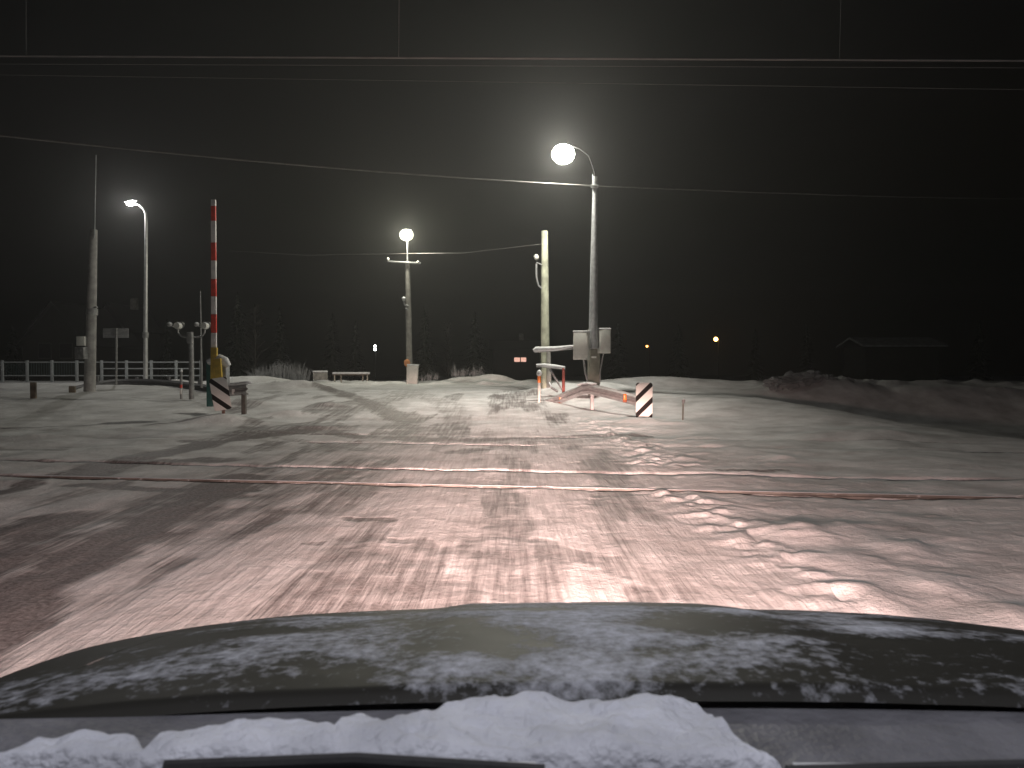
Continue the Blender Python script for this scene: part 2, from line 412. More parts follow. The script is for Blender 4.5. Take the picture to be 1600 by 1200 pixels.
# right roadside pole with cabinets
b = ground_at(928, 26)
t = thing('lamp_post', 'tall lamp post right of the road with cabinets on it and the brightest white lamp', 'lamp post', b)
MB().box((at(927.5, 600, 26).x, 26, (b.z - .3 + at(0, 514, 26).z) / 2), (.37, .30, at(0, 514, 26).z - b.z + .3), ry(R(.3)), .02).build('concrete_stub', mat('stub_concrete', (.24, .23, .19), .9, 0, .3, 5, .4, 30, .3), t)
MB().tube([at(928, 545, 25.72), at(927, 515, 25.74), at(928.5, 400, 25.76), at(930, 276, 25.78)], [.15, .145, .115, .075], 14).build('pole', STEEL, t)
LP = at(880, 241, 25.3)
MB().tube([at(930, 300, 25.78), at(929, 270, 25.75), at(920, 243, 25.6), at(905, 232, 25.4), LP + Vector((.1, 0, .3))], .02, 8).build('arm', DARK, t)
lamp_head(t, LP, (1.0, .97, .84), 2400, .36, 'lit_lens_white', 20, 0, True)
MB().box(at(929, 291, 25.66), (.24, .08, .10), None, .01).tube([at(926, 272, 25.68), at(926, 298, 25.68)], .014, 6).build('cable_clamp', STEEL, t)
for (x0, x1, y0, y1, Yd, a) in ((896, 921, 519, 562, 25.55, R(-22)), (934.5, 953, 515, 552, 25.75, R(14))):
    p0 = at(x0, y1, Yd); p1 = at(x1, y0, Yd)
    cc = (p0 + p1) / 2; wdt = (p1.x - p0.x) * .93
    cb = MB().box(cc, (wdt, .28, p1.z - p0.z), rz(a), .015).build('cabinet', CAB, t)
    q = rz(a)
    MB().box(cc + q @ Vector((0, -.148, 0)), (wdt * .88, .014, (p1.z - p0.z) * .92), q, .004).build('cabinet_door', CAB, cb)
    MB().box(cc + Vector((0, 0, (p1.z - p0.z) / 2 + .022)), (wdt + .03, .31, .045), q, .02).build('snow_cap', SNOW, cb)
MB().tube([at(912, 562, 25.7), at(914, 580, 25.75), at(919, 600, 25.8)], .035, 8).tube([at(943, 552, 25.85), at(938, 578, 25.85), at(937, 600, 25.85)], .022, 8).build('conduit', STEELF, t)
MB().box(at(928, 558, 25.82), (.16, .02, .06), None, .004).build('number_plate', WHITE, t)

# concrete pole left of it
b = ground_at(851, 28)
t = thing('utility_pole', 'bare pale round pole left of the cabinet pole, topped off without a lamp', 'utility pole', b)
MB().tube([at(852.5, 615, 28), at(851.5, 500, 28), at(851, 361, 28)], [.165, .145, .115], 14).build('pole', mat('pale_wood_pole', (.40, .41, .32), .85, 0, .35, 4, .4, 20, .3), t)
MB().tube([at(852, 455, 28), at(841, 446, 27.9), at(838, 432, 27.85), at(838, 412, 27.85)], .035, 7).tube([at(851, 416, 28), at(838, 410, 27.85)], .025, 7).build('bracket', STEEL, t)
MB().blob(at(838, 402, 27.85), (.09, .09, .11), 0, 2).build('insulator', INS, t)
MB().tube([at(858, 612, 27.8), at(857, 545, 27.85)], [.09, .07], 8).build('strut', CONC, t)

# middle lamp
b = ground_at(639, 42)
t = thing('lamp_post', 'middle lamp post with a yellow green lamp above a short crossarm', 'lamp post', b)
MB().tube([at(640, 602, 42), at(638.5, 500, 42), at(636.5, 408, 42)], [.17, .155, .12], 12).build('pole', CONC, t)
LM = at(635, 367, 41.6)
MB().tube([at(636.5, 412, 42), at(636.5, 385, 41.9), LM + Vector((0, .1, .3))], .04, 8).build('mast', STEEL, t)
lamp_head(t, LM, (1.0, .97, .78), 1500, .36, 'lit_lens_yellow', 1.5)
MB().box(at(631, 410, 41.85), (1.75, .08, .09), ry(R(3)), .01).build('crossarm', STEEL, t)
for px in (606, 653):
    MB().blob(at(px, 410 if px > 640 else 405, 41.8), (.07, .07, .09), 0, 2).build('insulator', INS, t)
MB().tube([at(639, 478, 41.9), at(632, 476, 41.8), at(631, 470, 41.8)], .045, 8).tube([at(639, 485, 41.9), at(633, 481, 41.8)], .04, 6).blob(at(631, 467, 41.8), (.12, .12, .12), 0, 2).build('bracket', STEEL, t)
o = MB().blob(at(636, 567, 41.6), (.16, .12, .19), .15, 3, 2.5, 3).build('bundle', mat('orange_cloth', (.60, .25, .10), .8, 0, .3, 9, .2, 20), t)
# control cabinet at its foot
b = ground_at(644, 41)
t = thing('control_cabinet', 'pale upright control cabinet at the foot of the middle lamp post', 'cabinet', b)
c0 = at(644.5, 571, 41); hh = c0.z - b.z + .15
MB().box((c0.x, 41, b.z - .15 + hh / 2), (.56, .36, hh), ry(R(2.5)), .02).build('housing', CAB, t)
MB().box((c0.x - .0, 40.81, b.z - .1 + hh / 2), (.49, .02, hh * .84), ry(R(2.5)), .006).build('door', CAB, t)
MB().box((c0.x + .03, 41, c0.z + .03), (.6, .4, .06), ry(R(2.5)), .025).build('snow_cap', SNOW, t)
# bench / low table and box
b = ground_at(549, 43)
t = thing('bench', 'low snow topped bench standing at the edge of the far snow bank', 'bench', b)
a0, a1 = at(521, 585.5, 43), at(577, 585.5, 43)
MB().box(((a0.x + a1.x) / 2, 43, a0.z), (a1.x - a0.x, .5, .06), None, .01).build('seat', WOOD, t)
MB().box(((a0.x + a1.x) / 2, 43, a0.z + .085), (a1.x - a0.x + .04, .52, .11), None, .045).build('snow_cap', SNOW, t)
for px in (524, 532, 566, 575):
    MB().box((at(px, 600, 43).x, 43 + (.18 if px in (532, 566) else -.18), (a0.z - .03 + b.z - .2) / 2), (.07, .07, a0.z - b.z + .17), None, .008).build('leg', mat('pale_leg', (.45, .43, .36), .8, 0, .2), t)
b = ground_at(500, 44)
t = thing('concrete_block', 'square grey block with snow on top left of the low bench', 'block', b)
a0 = at(500.5, 582, 44)
MB().box((a0.x, 44, (a0.z + b.z - .2) / 2), (.74, .6, a0.z - b.z + .2), rz(R(8)), .03).build('block_body', CONC, t)
MB().box((a0.x, 44, a0.z + .05), (.78, .64, .10), rz(R(8)), .045).build('snow_cap', SNOW, t)

# left street lamp
b = ground_at(228, 40)
t = thing('lamp_post', 'slim steel lamp post at left with curved arm and small white lamp', 'lamp post', b)
MB().tube([at(227.5, 605, 40), at(227.5, 500, 40), at(228.5, 345, 40), at(227.5, 333, 40), at(224, 326, 40), at(217, 320, 40), at(208, 317, 40)], [.115, .10, .07, .06, .05, .045, .04], 12).build('pole', mat('bright_steel', (.55, .55, .55), .4, .4, .15, 6, .05, 50), t)
MB().tube([at(227.5, 528, 40), at(227.5, 519, 40)], .15, 12).build('collar', STEELF, t)
LL = at(204, 318, 39.9)
MB().box(LL + Vector((0, 0, .13)), (.62, .26, .08), ry(R(-8)), .03).build('lamp_housing', STEEL, t)
MB().blob(LL, (.2, .14, .12), 0, 3).build('lamp_lens', emit('lit_lens_cold', (1, .98, .93), 30, True), t)
lamp_light('lamp_light', LL, (1, .97, .92), 800, .1, t)

# concrete pole at left with boxes
b = ground_at(143, 30)
t = thing('utility_pole', 'thick concrete pole at far left with a collar and boxes hung on it', 'utility pole', b)
MB().tube([at(140, 612, 30), at(143, 485, 30), at(146.5, 359, 30)], [.21, .175, .13], 14).build('pole', mat('dim_concrete', (.36, .35, .34), .9, 0, .3, 4, .4, 25, .3), t)
MB().tube([at(143.5, 492, 30), at(144, 482, 30)], [.215, .20], 14).box(at(150, 480, 29.9), (.1, .1, .05), None, .01).build('collar', STEELF, t)
MB().tube([at(147.5, 372, 29.85), at(150, 242, 29.85)], .018, 6).build('rod', STEEL, t)
MB().box(at(127.5, 533, 29.8), (.30, .2, .34), None, .015).build('junction_box', CAB, t)
MB().box(at(127, 552, 29.75), (.40, .22, .44), rz(R(-15)), .015).build('junction_box', STEELF, t)

# sign seen from behind
b = ground_at(182, 33)
t = thing('road_sign', 'wide blank sign board seen from behind on a single thin post', 'road sign', b)
MB().tube([at(181.5, 612, 33), at(182, 513, 33)], .045, 10).build('post', STEELF, t)
p = at(181, 520.5, 33.07)
MB().box(p, (1.06, .02, .38), None, .006).build('panel', mat('sign_back', (.30, .30, .31), .6, .1, .2, 6, .05, 40), t)
for dz in (-.1, .1): MB().box(p + Vector((0, -.03, dz)), (.9, .02, .03), None, .004).build('bracket', STEEL, t)

# crossing signal
b = ground_at(299.5, 26)
t = thing('crossing_signal', 'grey signal post with two curved arms and round lamp heads seen from behind', 'signal', b)
MB().tube([at(299.5, 624, 26), at(299, 560, 26), at(298.5, 518, 26)], [.085, .08, .075], 12).build('post', STEELF, t)
MB().box(at(297, 528, 25.9), (.17, .16, .36), None, .02).build('relay_box', STEELF, t)
for s, px in ((-1, 278), (1, 320)):
    MB().tube([at(299, 527, 26), at(299 + s * 12, 526.5, 26), at(px - s * 3, 524, 26), at(px, 519, 26), at(px, 512, 26)], .03, 8).build('arm', STEELF, t)
    h = MB(); c = at(px, 509, 26)
    h.tube([c + Vector((0, -.12, 0)), c + Vector((0, .02, 0)), c + Vector((0, .09, 0))], [.10, .115, .115], 16)
    hd = h.build('signal_head', CAB, t)
    MB().tube([c + Vector((0, .09, .05)), c + Vector((0, .26, .04))], [.12, .12], 12, False).build('visor', DARK, hd)
    MB().blob(at(px - 13, 507, 26.4), (.085, .10, .085), 0, 2).tube([at(px - 13, 509, 26.4), at(px, 514, 26.2)], .015, 6).build('signal_head', STEELF, t)
b = ground_at(314, 30)
tag(MB().tube([at(315, 606, 30), at(314, 530, 30), at(313, 455, 30)], [.05, .035, .02], 8).build('thin_post', STEELF), 'thin dim post rising behind the right signal head', 'post')

# barrier
b = ground_at(336, 21)
t = thing('crossing_barrier', 'raised red and white striped barrier boom on a green and yellow housing', 'barrier', b)
segs = [(312, 322, WHITE), (322, 345, RED), (345, 379, WHITE), (379, 407, RED), (407, 436, WHITE), (436, 463, RED), (463, 491, WHITE), (491, 520, RED), (520, 543, WHITE)]
for y0, y1, m in segs:
    p0, p1 = at(333.6 + (y0 - 312) * .003, y0, 20.9), at(333.6 + (y1 - 312) * .003, y1, 20.9)
    rr = .055 + .012 * (y0 - 312) / 240
    MB().box((p0 + p1) / 2, (rr * 2.1, .06, p0.z - p1.z - .001), None, .006).build('boom_band', m, t)
p0, p1 = at(334, 543, 20.85), at(335, 600, 20.85)
MB().box((p0 + p1) / 2, (.16, .09, p0.z - p1.z), ry(R(1)), .01).build('boom_root', YEL, t)
MB().box(at(341.5, 576, 20.75), (.16, .09, .52), ry(R(-3)), .01).build('counterweight', YEL, t)
p0, p1 = at(330, 564, 21.1), at(330, 635, 21.1)
MB().box((p0 + p1) / 2, (.15, .30, p0.z - p1.z), None, .015).build('housing', TEAL, t)
p0, p1 = at(353, 570, 21.1), at(353, 600, 21.1)
MB().box((p0 + p1) / 2, (.11, .28, p0.z - p1.z), None, .015).build('side_plate', STEEL, t)
MB().box(at(341, 612, 21.15), (.4, .2, .7), None, .02).build('plinth', mat('dark_base', (.10, .09, .08), .8), t)
MB().tube([at(326, 566, 20.95), at(334, 562, 20.9), at(343, 560, 20.9), at(351, 564, 20.9), at(357, 572, 20.95)], [.08, .09, .11, .12, .08], 12).build('snow_cap', SNOW, t)

# striped plates
def stripe_mat(name, sgn, ph):
    m = bpy.data.materials.new(name); m.use_nodes = True; n = m.node_tree; P = n.nodes['Principled BSDF']
    tc = n.nodes.new('ShaderNodeTexCoord'); sp = n.nodes.new('ShaderNodeSeparateXYZ'); n.links.new(tc.outputs['Object'], sp.inputs[0])
    a = n.nodes.new('ShaderNodeMath'); a.operation = 'MULTIPLY_ADD'; a.inputs[1].default_value = sgn
    n.links.new(sp.outputs['X'], a.inputs[0]); n.links.new(sp.outputs['Z'], a.inputs[2])
    d = n.nodes.new('ShaderNodeMath'); d.operation = 'MULTIPLY_ADD'; d.inputs[1].default_value = 1 / .43; d.inputs[2].default_value = ph
    n.links.new(a.outputs[0], d.inputs[0])
    f = n.nodes.new('ShaderNodeMath'); f.operation = 'FRACT'; n.links.new(d.outputs[0], f.inputs[0])
    g_ = n.nodes.new('ShaderNodeMath'); g_.operation = 'GREATER_THAN'; g_.inputs[1].default_value = .37; n.links.new(f.outputs[0], g_.inputs[0])
    mx = n.nodes.new('ShaderNodeMix'); mx.data_type = 'RGBA'; mx.inputs[6].default_value = (.010, .005, .005, 1)
    nz = n.nodes.new('ShaderNodeTexNoise'); nz.inputs['Scale'].default_value = 5; n.links.new(tc.outputs['Object'], nz.inputs['Vector'])
    w2 = n.nodes.new('ShaderNodeMix'); w2.data_type = 'RGBA'; w2.inputs[6].default_value = (.72, .70, .66, 1); w2.inputs[7].default_value = (.9, .89, .86, 1)
    n.links.new(nz.outputs[0], w2.inputs[0]); n.links.new(w2.outputs[2], mx.inputs[7])
    n.links.new(g_.outputs[0], mx.inputs[0]); n.links.new(mx.outputs[2], P.inputs['Base Color'])
    P.inputs['Roughness'].default_value = .6; P.inputs['Specular IOR Level'].default_value = .1
    return m
def plate(px, py0, py1, pyb, Y, wdt, sgn, ph, roll, yaw, label, posts):
    b = ground_at(px, Y); c = (at(px, py0, Y) + at(px, py1, Y)) / 2; H = at(px, py0, Y).z - at(px, py1, Y).z
    t = thing('hazard_plate', label, 'hazard marker', b)
    mb = MB().box((0, 0, 0), (wdt, .016, H)); bm = mb.bm
    es = [e for e in bm.edges if abs((e.verts[0].co - e.verts[1].co).y) > .01]
    bmesh.ops.bevel(bm, geom=es, offset=.06, segments=4, affect='EDGES', profile=.5)
    o = mb.build('plate', stripe_mat('hazard_stripes', sgn, ph)); o.parent = t
    o.location = c - b; o.rotation_euler = (0, roll, yaw)
    for dx in posts:
        MB().box((c.x + dx, Y + .06, (c.z + b.z - .1) / 2), (.07, .05, c.z - b.z + .1), None, .005).build('post', mat('rusty_post', (.16, .09, .07), .8), t)
plate(1006.5, 598, 654, 660, 21, .43, -1, .62, R(0), R(-6), 'hazard plate right of the road, white stripes slanting up to the right', (-.15, -.02))
plate(344.5, 590, 641, 645, 20.2, .42, 1, .75, R(-9), R(14), 'hazard plate under the raised barrier, white stripes slanting down to the right', (.05,))

# guardrails
def wbeam(pts, m, tw=1, straight=False):
    prof = [(0, -.155), (.015, -.13), (.075, -.095), (.075, -.055), (.02, -.012), (.02, .012), (.075, .055), (.075, .095), (.015, .13), (0, .155)]
    prof = [(-a, z) for a, z in prof] + [(-a + .012, z) for a, z in prof[::-1]]
    mb = MB(); rings = []
    P = [Vector(p) for p in pts]
    Q = []
    for i in range(len(P) - 1):
        for k in range(5):
            u = k / 5; a = P[max(i - 1, 0)]; b_ = P[i]; c = P[i + 1]; d = P[min(i + 2, len(P) - 1)]
            Q.append(.5 * ((2 * b_) + (c - a) * u + (2 * a - 5 * b_ + 4 * c - d) * u * u + (3 * b_ - a - 3 * c + d) * u ** 3) if not straight else b_.lerp(c, u))
    Q.append(P[-1])
    for i, p in enumerate(Q):
        t = (Q[min(i + 1, len(Q) - 1)] - Q[max(i - 1, 0)]); t.z = 0; t.normalize()
        nrm = Vector((-t.y, t.x, 0)) * tw
        rings.append([mb.bm.verts.new(p + nrm * a + Vector((0, 0, z))) for a, z in prof])
    n = len(prof)
    for a, b_ in zip(rings[:-1], rings[1:]):
        for k in range(n): mb.bm.faces.new((a[k], a[(k + 1) % n], b_[(k + 1) % n], b_[k]))
    mb.bm.faces.new(rings[0]); mb.bm.faces.new(rings[-1][::-1])
    return mb, Q
b = ground_at(925, 23)
t = thing('guardrail', 'bent grey guardrail right of the road with two orange reflectors, ends sloping down', 'guardrail', b)
pts = [at(846, 634, 26.0), at(866, 626.5, 25.2), at(892, 616, 24.3), at(911, 608.5, 23.6), at(921, 607.5, 23.35), at(950, 614, 22.6), at(976, 620.5, 22.1), at(1003, 628, 21.6)]
mb, Q = wbeam(pts, BEAM, 1, True); mb.build('beam', BEAM, t)
s = MB()
for i in range(14, len(Q) - 14):
    p = Q[i] + Vector((0, .03, .165)); s.blob(p, (.13, .07, .035), .1, 2, 3, i)
s.build('snow_cap', SNOW, t)
for px, Y, y0, yb in ((925, 23.45, 606, 648), (1003, 21.75, 627, 660)):
    gg = ground_at(px, Y); top = at(px, y0, Y)
    MB().box((gg.x, Y, (top.z + gg.z - .2) / 2), (.10, .14, top.z - gg.z + .2), None, .01).build('post', BEAM, t)
for px, py, Y in ((875.5, 622, 24.95), (975.5, 620, 22.0)):
    p = at(px, py, Y) + Vector((0, -.12, 0))
    q = MB().box(p, (.085, .035, .17), None, .016).build('reflector', REFL, t)
    MB().box(p + Vector((0, .02, -.1)), (.11, .02, .10), None, .006).build('reflector_base', mat('dark_orange', (.35, .08, .02), .6), q)

b = ground_at(372, 22.5)
t = thing('guardrail', 'short snow topped guardrail end beside the raised barrier with a white reflector', 'guardrail', b)
pts = [at(345, 611, 22.6), at(360, 610, 22.5), at(375, 609, 22.3), at(388, 607.5, 22.0)]
mb, Q = wbeam(pts, BEAM); mb.build('beam', BEAM, t)
s = MB()
for i, p in enumerate(Q): s.blob(p + Vector((0, 0, .17)), (.12, .09, .05), .1, 2, 3, i)
s.build('snow_cap', SNOW, t)
gg = ground_at(380, 22.2); top = at(380, 612, 22.2)
MB().box((gg.x, 22.25, (top.z + gg.z - .2) / 2), (.11, .14, top.z - gg.z + .2), None, .01).build('post', mat('dark_base', (.1, .09, .08)), t)
MB().box(at(364.5, 612, 22.35), (.08, .03, .15), rz(R(8)), .01).build('reflector', WHITE, t)

b = ground_at(220, 34)
t = thing('guardrail', 'long low dark guardrail at left sunk in snow behind the sign and signal', 'guardrail', b)
pts = [at(112, 611, 31), at(140, 604, 33), at(170, 599, 34.5), at(200, 597.5, 35), at(240, 598, 34.5), at(285, 602, 32.5), at(332, 609, 29.5)]
mb, Q = wbeam(pts, BEAM); mb.build('beam', mat('dark_beam', (.13, .13, .14), .6, .2, .25, 6, .1), t)
for px, Y in ((150, 33.6), (212, 35), (262, 33.7), (310, 31)):
    gg = ground_at(px, Y); MB().box((gg.x, Y + .12, gg.z + .1), (.1, .14, .6), None, .01).build('post', mat('dark_beam', (.1, .1, .1)), t)

# marker posts, stubs
def marker(px, Y, y0, y1, label, bands, r=.05, cap=.07, name='marker_post'):
    b = ground_at(px, Y); t = thing(name, label, 'marker post', b)
    top, bot = at(px, y0, Y), Vector((0, 0, b.z - .1))
    MB().tube([(top.x, Y, bot.z), (top.x, Y, top.z)], [r * .9, r * .9], 10).build('post', bands[0], t)
    for a, c, m in bands[1]:
        p0, p1 = at(px, a, Y), at(px, c, Y)
        MB().tube([p0, p1], r, 12).build('reflective_band', m, t)
    if cap: MB().blob((top.x, Y, top.z + .02), (cap, cap, cap * 1.3), .08, 2, 2, px).build('snow_cap', SNOW, t)
marker(283, 26.5, 580, 617, 'thin marker post with red and white bands between sign and signal', (STEELF, [(601, 606, RED), (607, 616, WHITE)]), .045, .05)
marker(842.5, 25.2, 584, 612, 'orange banded marker post with a snow cap before the bare pole', (CAB, [(588, 598, REFL)]), .055, .085)
def stub(px, Y, y0, wd, label, grp='dark stub posts in the left snow'):
    b = ground_at(px, Y); top = at(px, y0, Y)
    tag(MB().box((top.x, Y, (top.z + b.z - .15) / 2), (wd, wd * .8, top.z - b.z + .15), rz(R(12)), .015).build('stub_post', WOOD), label, 'post', grp)
stub(52, 26.5, 597, .17, 'taller dark stub post, leftmost in the snow')
stub(113, 29, 603, .20, 'shorter dark stub post just left of the thick concrete pole')
b = ground_at(1067, 20.5); t = thing('survey_stake', 'little stake with a small head standing alone in the right snow', 'stake', b)
MB().tube([(b.x, 20.5, b.z - .1), at(1067.5, 624, 20.5)], .02, 7).build('stick', mat('dark_stick', (.12, .11, .09)), t)
MB().blob(at(1068, 627, 20.5), (.045, .03, .07), .1, 2).build('head', STEELF, t)

# red post rack and snow covered arm
b = ground_at(868, 26.3)
t = thing('pipe_rack', 'low pipe frame with red post and snow laden top bar behind the guardrail', 'frame', b)
p = at(880.5, 575, 26.1); MB().tube([(p.x, 26.1, gz(p.x, 26.1) - .2), p], .05, 10).build('leg', mat('faded_red', (.42, .10, .08), .7), t)
MB().tube([at(838, 572, 26.4), at(860, 573.5, 26.25), at(883, 577, 26.1)], .035, 8).build('top_bar', STEELF, t)
MB().tube([at(838, 570, 26.38), at(850, 570.5, 26.3), at(866, 572.5, 26.22), at(883, 574.5, 26.08)], [.03, .06, .07, .045], 10).build('snow_cap', SNOW, t)
MB().tube([at(858, 574, 26.3), at(868, 592, 26.2), at(880, 611, 26.1)], .035, 8).build('brace', STEELF, t)
MB().tube([at(858, 598, 26.6), at(862, 606, 26.4), at(871, 612, 26.2)], .035, 8).build('brace', STEELF, t)
p = at(843, 575, 25.0)
b = at(838, 549, 25.5)
t = thing('barrier_arm', 'level snow covered arm reaching left from the cabinet past the bare pole', 'arm', b)
MB().tube([at(835, 549, 25.7), at(860, 547, 25.65), at(900, 543, 25.6)], .05, 8).build('bar', STEELF, t)
MB().tube([at(833, 547.5, 25.66), at(838, 545.5, 25.66), at(850, 545, 25.62), at(870, 544.5, 25.6), at(897, 540.5, 25.58)], [.04, .085, .07, .075, .035], 10).build('snow_cap', SNOW, t)

# ---------------------------------------------------------------- fence
b = ground_at(160, 45)
t = thing('fence', 'low metal railing along the snow edge at far left', 'fence', b)
xs = [4 + 38.8 * i for i in range(-3, 9)]
fm = mat('railing_paint', (.34, .36, .37), .6, .1, .2, 6, .05)
for px in xs:
    q = ground_at(px, 45); top = at(px, 563, 45)
    MB().box((q.x, 45, (top.z + q.z - .2) / 2), (.15, .10, top.z - q.z + .2), None, .015).build('post', fm, t)
for py, x0, x1 in ((566, xs[0], 316), (576, 158, 316), (587, xs[0], 316)):
    a, c = at(x0, py, 45), at(x1, py, 45)
    MB().tube([a, c], .035, 8).build('rail', fm, t)
mesh = MB()
a, c = at(xs[0], 567, 45.02), at(120, 587, 45.02)
for k in range(60):
    x = a.x + (c.x - a.x) * k / 59; mesh.box((x, 45.02, (a.z + c.z) / 2), (.018, .018, a.z - c.z))
mesh.build('infill_bars', mat('teal_mesh', (.05, .09, .09), .6), t)

# ---------------------------------------------------------------- overhead wires
def wire(pts, r, label, name='overhead_wire', drops=()):
    t = thing(name, label, 'wire', Vector(pts[0]))
    MB().tube(pts, r, 6).build('strand', WIRE, t)
    for a, c, rr in drops: MB().tube([a, c], rr, 6).build('dropper', WIRE, t)
def lin(a, b, k): return a + (b - a) * k
wa, wb = at(0, 87.5, 11.6), at(1600, 95, 11.0)
ext = lambda a, b, e: (a - (b - a) * e, b + (b - a) * e)
e0, e1 = ext(wa, wb, 2.5)
dr = []
for px, py in ((643, 90), (43, 88), (1324, 94)):
    p = lin(wa, wb, (px) / 1600); k = p.copy(); dr.append((p, k + Vector((.02, 0, 1.6)), .007 if px == 643 else .0022))
m0, m1 = e0 + Vector((0, 0, 1.5)), e1 + Vector((0, 0, 1.5))
wire([e0, wa, lin(wa, wb, .5), wb, e1], .013, 'thick contact wire across the top of the view with upright droppers', drops=dr)
a, c = ext(at(0, 100, 12.6), at(1600, 106, 12.0), 2); wire([a, c], .0035, 'faint wire just below the thick contact wire')
a, c = ext(at(0, 117, 14), at(1600, 140, 13.2), 2); wire([a, c], .004, 'lowest faint straight wire above the brightest lamp')
L0, L1, L2 = at(0, 212, 17.5), at(928.5, 290.5, 25.6), at(1600, 306, 34)
pts = []
for k in range(-6, 13):
    u = k / 12; p = lin(L0, L1, u); p.z += -.22 * (1 - (2 * u - 1) ** 2) * .5; pts.append(p)
pts[-1] = L1.copy()
for k in range(1, 9): pts.append(lin(L1, L2, k / 6) - Vector((0, 0, .15 * math.sin(math.pi * k / 9))))
wire(pts, .021, 'slanting cable from upper left down to the top of the cabinet pole', 'power_cable')
a, c, d = at(360, 392, 58), at(640, 396, 41.9), at(849, 381, 27.9)
wire([a, lin(a, c, .5) - Vector((0, 0, .2)), c, lin(c, d, .5) - Vector((0, 0, .15)), d], .014, 'thin cable joining the yellow lamp post and the bare pale pole', 'power_cable')

# ---------------------------------------------------------------- far houses, trees, shrubs
def house(name, label, px0, px1, Y, y_eave, y_ridge, y_base, depth, axis, wm, rm, wins=(), lit=None, snow=True):
    x0, x1 = at(px0, 600, Y).x, at(px1, 600, Y).x; ze = at(0, y_eave, Y).z; zr = at(0, y_ridge, Y).z; zb = -3
    t = thing(name, label, 'house', (x0, Y, zb))
    xc = (x0 + x1) / 2; Yc = Y + depth / 2
    mb = MB(); mb.box((xc, Yc, (ze + zb) / 2), (x1 - x0, depth, ze - zb))
    bm = mb.bm
    if axis == 'front':
        v = [bm.verts.new(p) for p in ((x0, Y, ze), (x1, Y, ze), (xc, Y, zr), (x0, Y + depth, ze), (x1, Y + depth, ze), (xc, Y + depth, zr))]
        bm.faces.new((v[0], v[1], v[2])); bm.faces.new((v[3], v[5], v[4]))
    mb.build('wall', wm, t, False)
    rf = MB()
    if axis == 'front':
        for s in (-1, 1):
            e = Vector((x0 if s < 0 else x1, Yc, ze)); r_ = Vector((xc, Yc, zr)); L_ = (e - r_).length + .5
            ang = math.atan2(r_.z - e.z, abs(e.x - r_.x)); d = (e - r_).normalized()
            rf.box(r_ + d * L_ / 2 + Vector((0, 0, .1)), (L_, depth + .8, .14), ry(s * ang))
    else:
        for s in (-1, 1):
            e = Vector((xc, Yc + s * depth / 2, ze)); r_ = Vector((xc, Yc, zr)); L_ = (e - r_).length + .5
            ang = math.atan2(r_.z - e.z, depth / 2); d = (e - r_).normalized()
            rf.box(r_ + d * L_ / 2 + Vector((0, 0, .1)), (x1 - x0 + .8, L_, .14), rx(-s * ang))
    roof = rf.build('roof', rm, t, False)
    if name == 'house': MB().box((xc + .6, Yc, zr + .3), (.5, .5, 1.0)).build('chimney', CONC, roof)
    for wpx, wpy, ww, wh, m in wins:
        p = at(wpx, wpy, Y - .04); f = MB().box(p + Vector((0, .02, 0)), (ww + .12, .05, wh + .12)).build('window', mat('window_frame', (.05, .05, .05)), t)
        MB().box(p + Vector((0, -.02, 0)), (ww, .03, wh)).build('pane', m, f)
dkw = mat('dark_timber', (.018, .017, .016), .9, 0, .3, 3); dkr = mat('dark_roof', (.02, .02, .022), .9, 0, .3, 3)
glass = mat('dark_glass', (.02, .02, .025), .1, 0, .1, 3, 0)
house('house', 'dark gabled house silhouette at far left behind the railing', 36, 133, 62, 535, 474, 0, 9, 'front', dkw, dkr, [(70, 548, .9, 1.1, glass), (103, 548, .9, 1.1, glass)])
house('house', 'smaller dark gabled house silhouette just right of the thick concrete pole', 146, 196, 70, 512, 476, 0, 7, 'front', dkw, dkr, [(165, 540, .8, 1.0, glass)])
lit = emit('lit_window', (1, .55, .42), 1.0)  # glow stands in for two pale plates bright in the headlights; building added
house('house', 'low dark building far beyond the road with two small lit windows', 770, 842, 85, 545, 532, 0, 5, 'side', dkw, dkr, [(808, 562, .60, .45, lit), (818, 562, .55, .45, lit)])
house('shed', 'dark shed at far right with a thin snowy roof edge', 1352, 1466, 60, 540, 529, 0, 4, 'side', dkw, mat('snowy_roof', (.22, .22, .24), .8, 0, .3, 2, .2, 6), [])

rt = random.Random(11)
def conifer(H, Rr, n, seed):
    r = random.Random(seed); mb = MB(); bm = mb.bm
    for i in range(n):
        z = H * (.10 + .9 * (i / n) ** .9); a = r.uniform(0, 6.283); L_ = Rr * (1 - z / H) ** .8 * r.uniform(.55, 1.15) + .12
        d = Vector((math.cos(a), math.sin(a), 0)); s = Vector((-d.y, d.x, 0))
        base_ = Vector((0, 0, z)); drop = r.uniform(.15, .45) * L_
        for k in range(5):
            u0, u1 = k / 5, (k + .95) / 5
            wd = L_ * .22 * (1.1 - u0) * r.uniform(.6, 1.3)
            p0 = base_ + d * L_ * u0 - Vector((0, 0, drop * u0 ** 1.3)); p1 = base_ + d * L_ * u1 - Vector((0, 0, drop * u1 ** 1.3 + r.uniform(0, .12)))
            for sg in (-1, 1):
                vs = [bm.verts.new(p) for p in (p0, p1, p1 + s * sg * wd + Vector((0, 0, -r.uniform(.05, .3) * wd)) - d * wd * .3)]
                bm.faces.new(vs)
    return mb
SPR = mat('dark_needles', (.035, .045, .03), .9, 0, .3, 2, 0)
BARK = mat('dark_bark', (.06, .05, .045), .9, 0, .3, 4, .3)
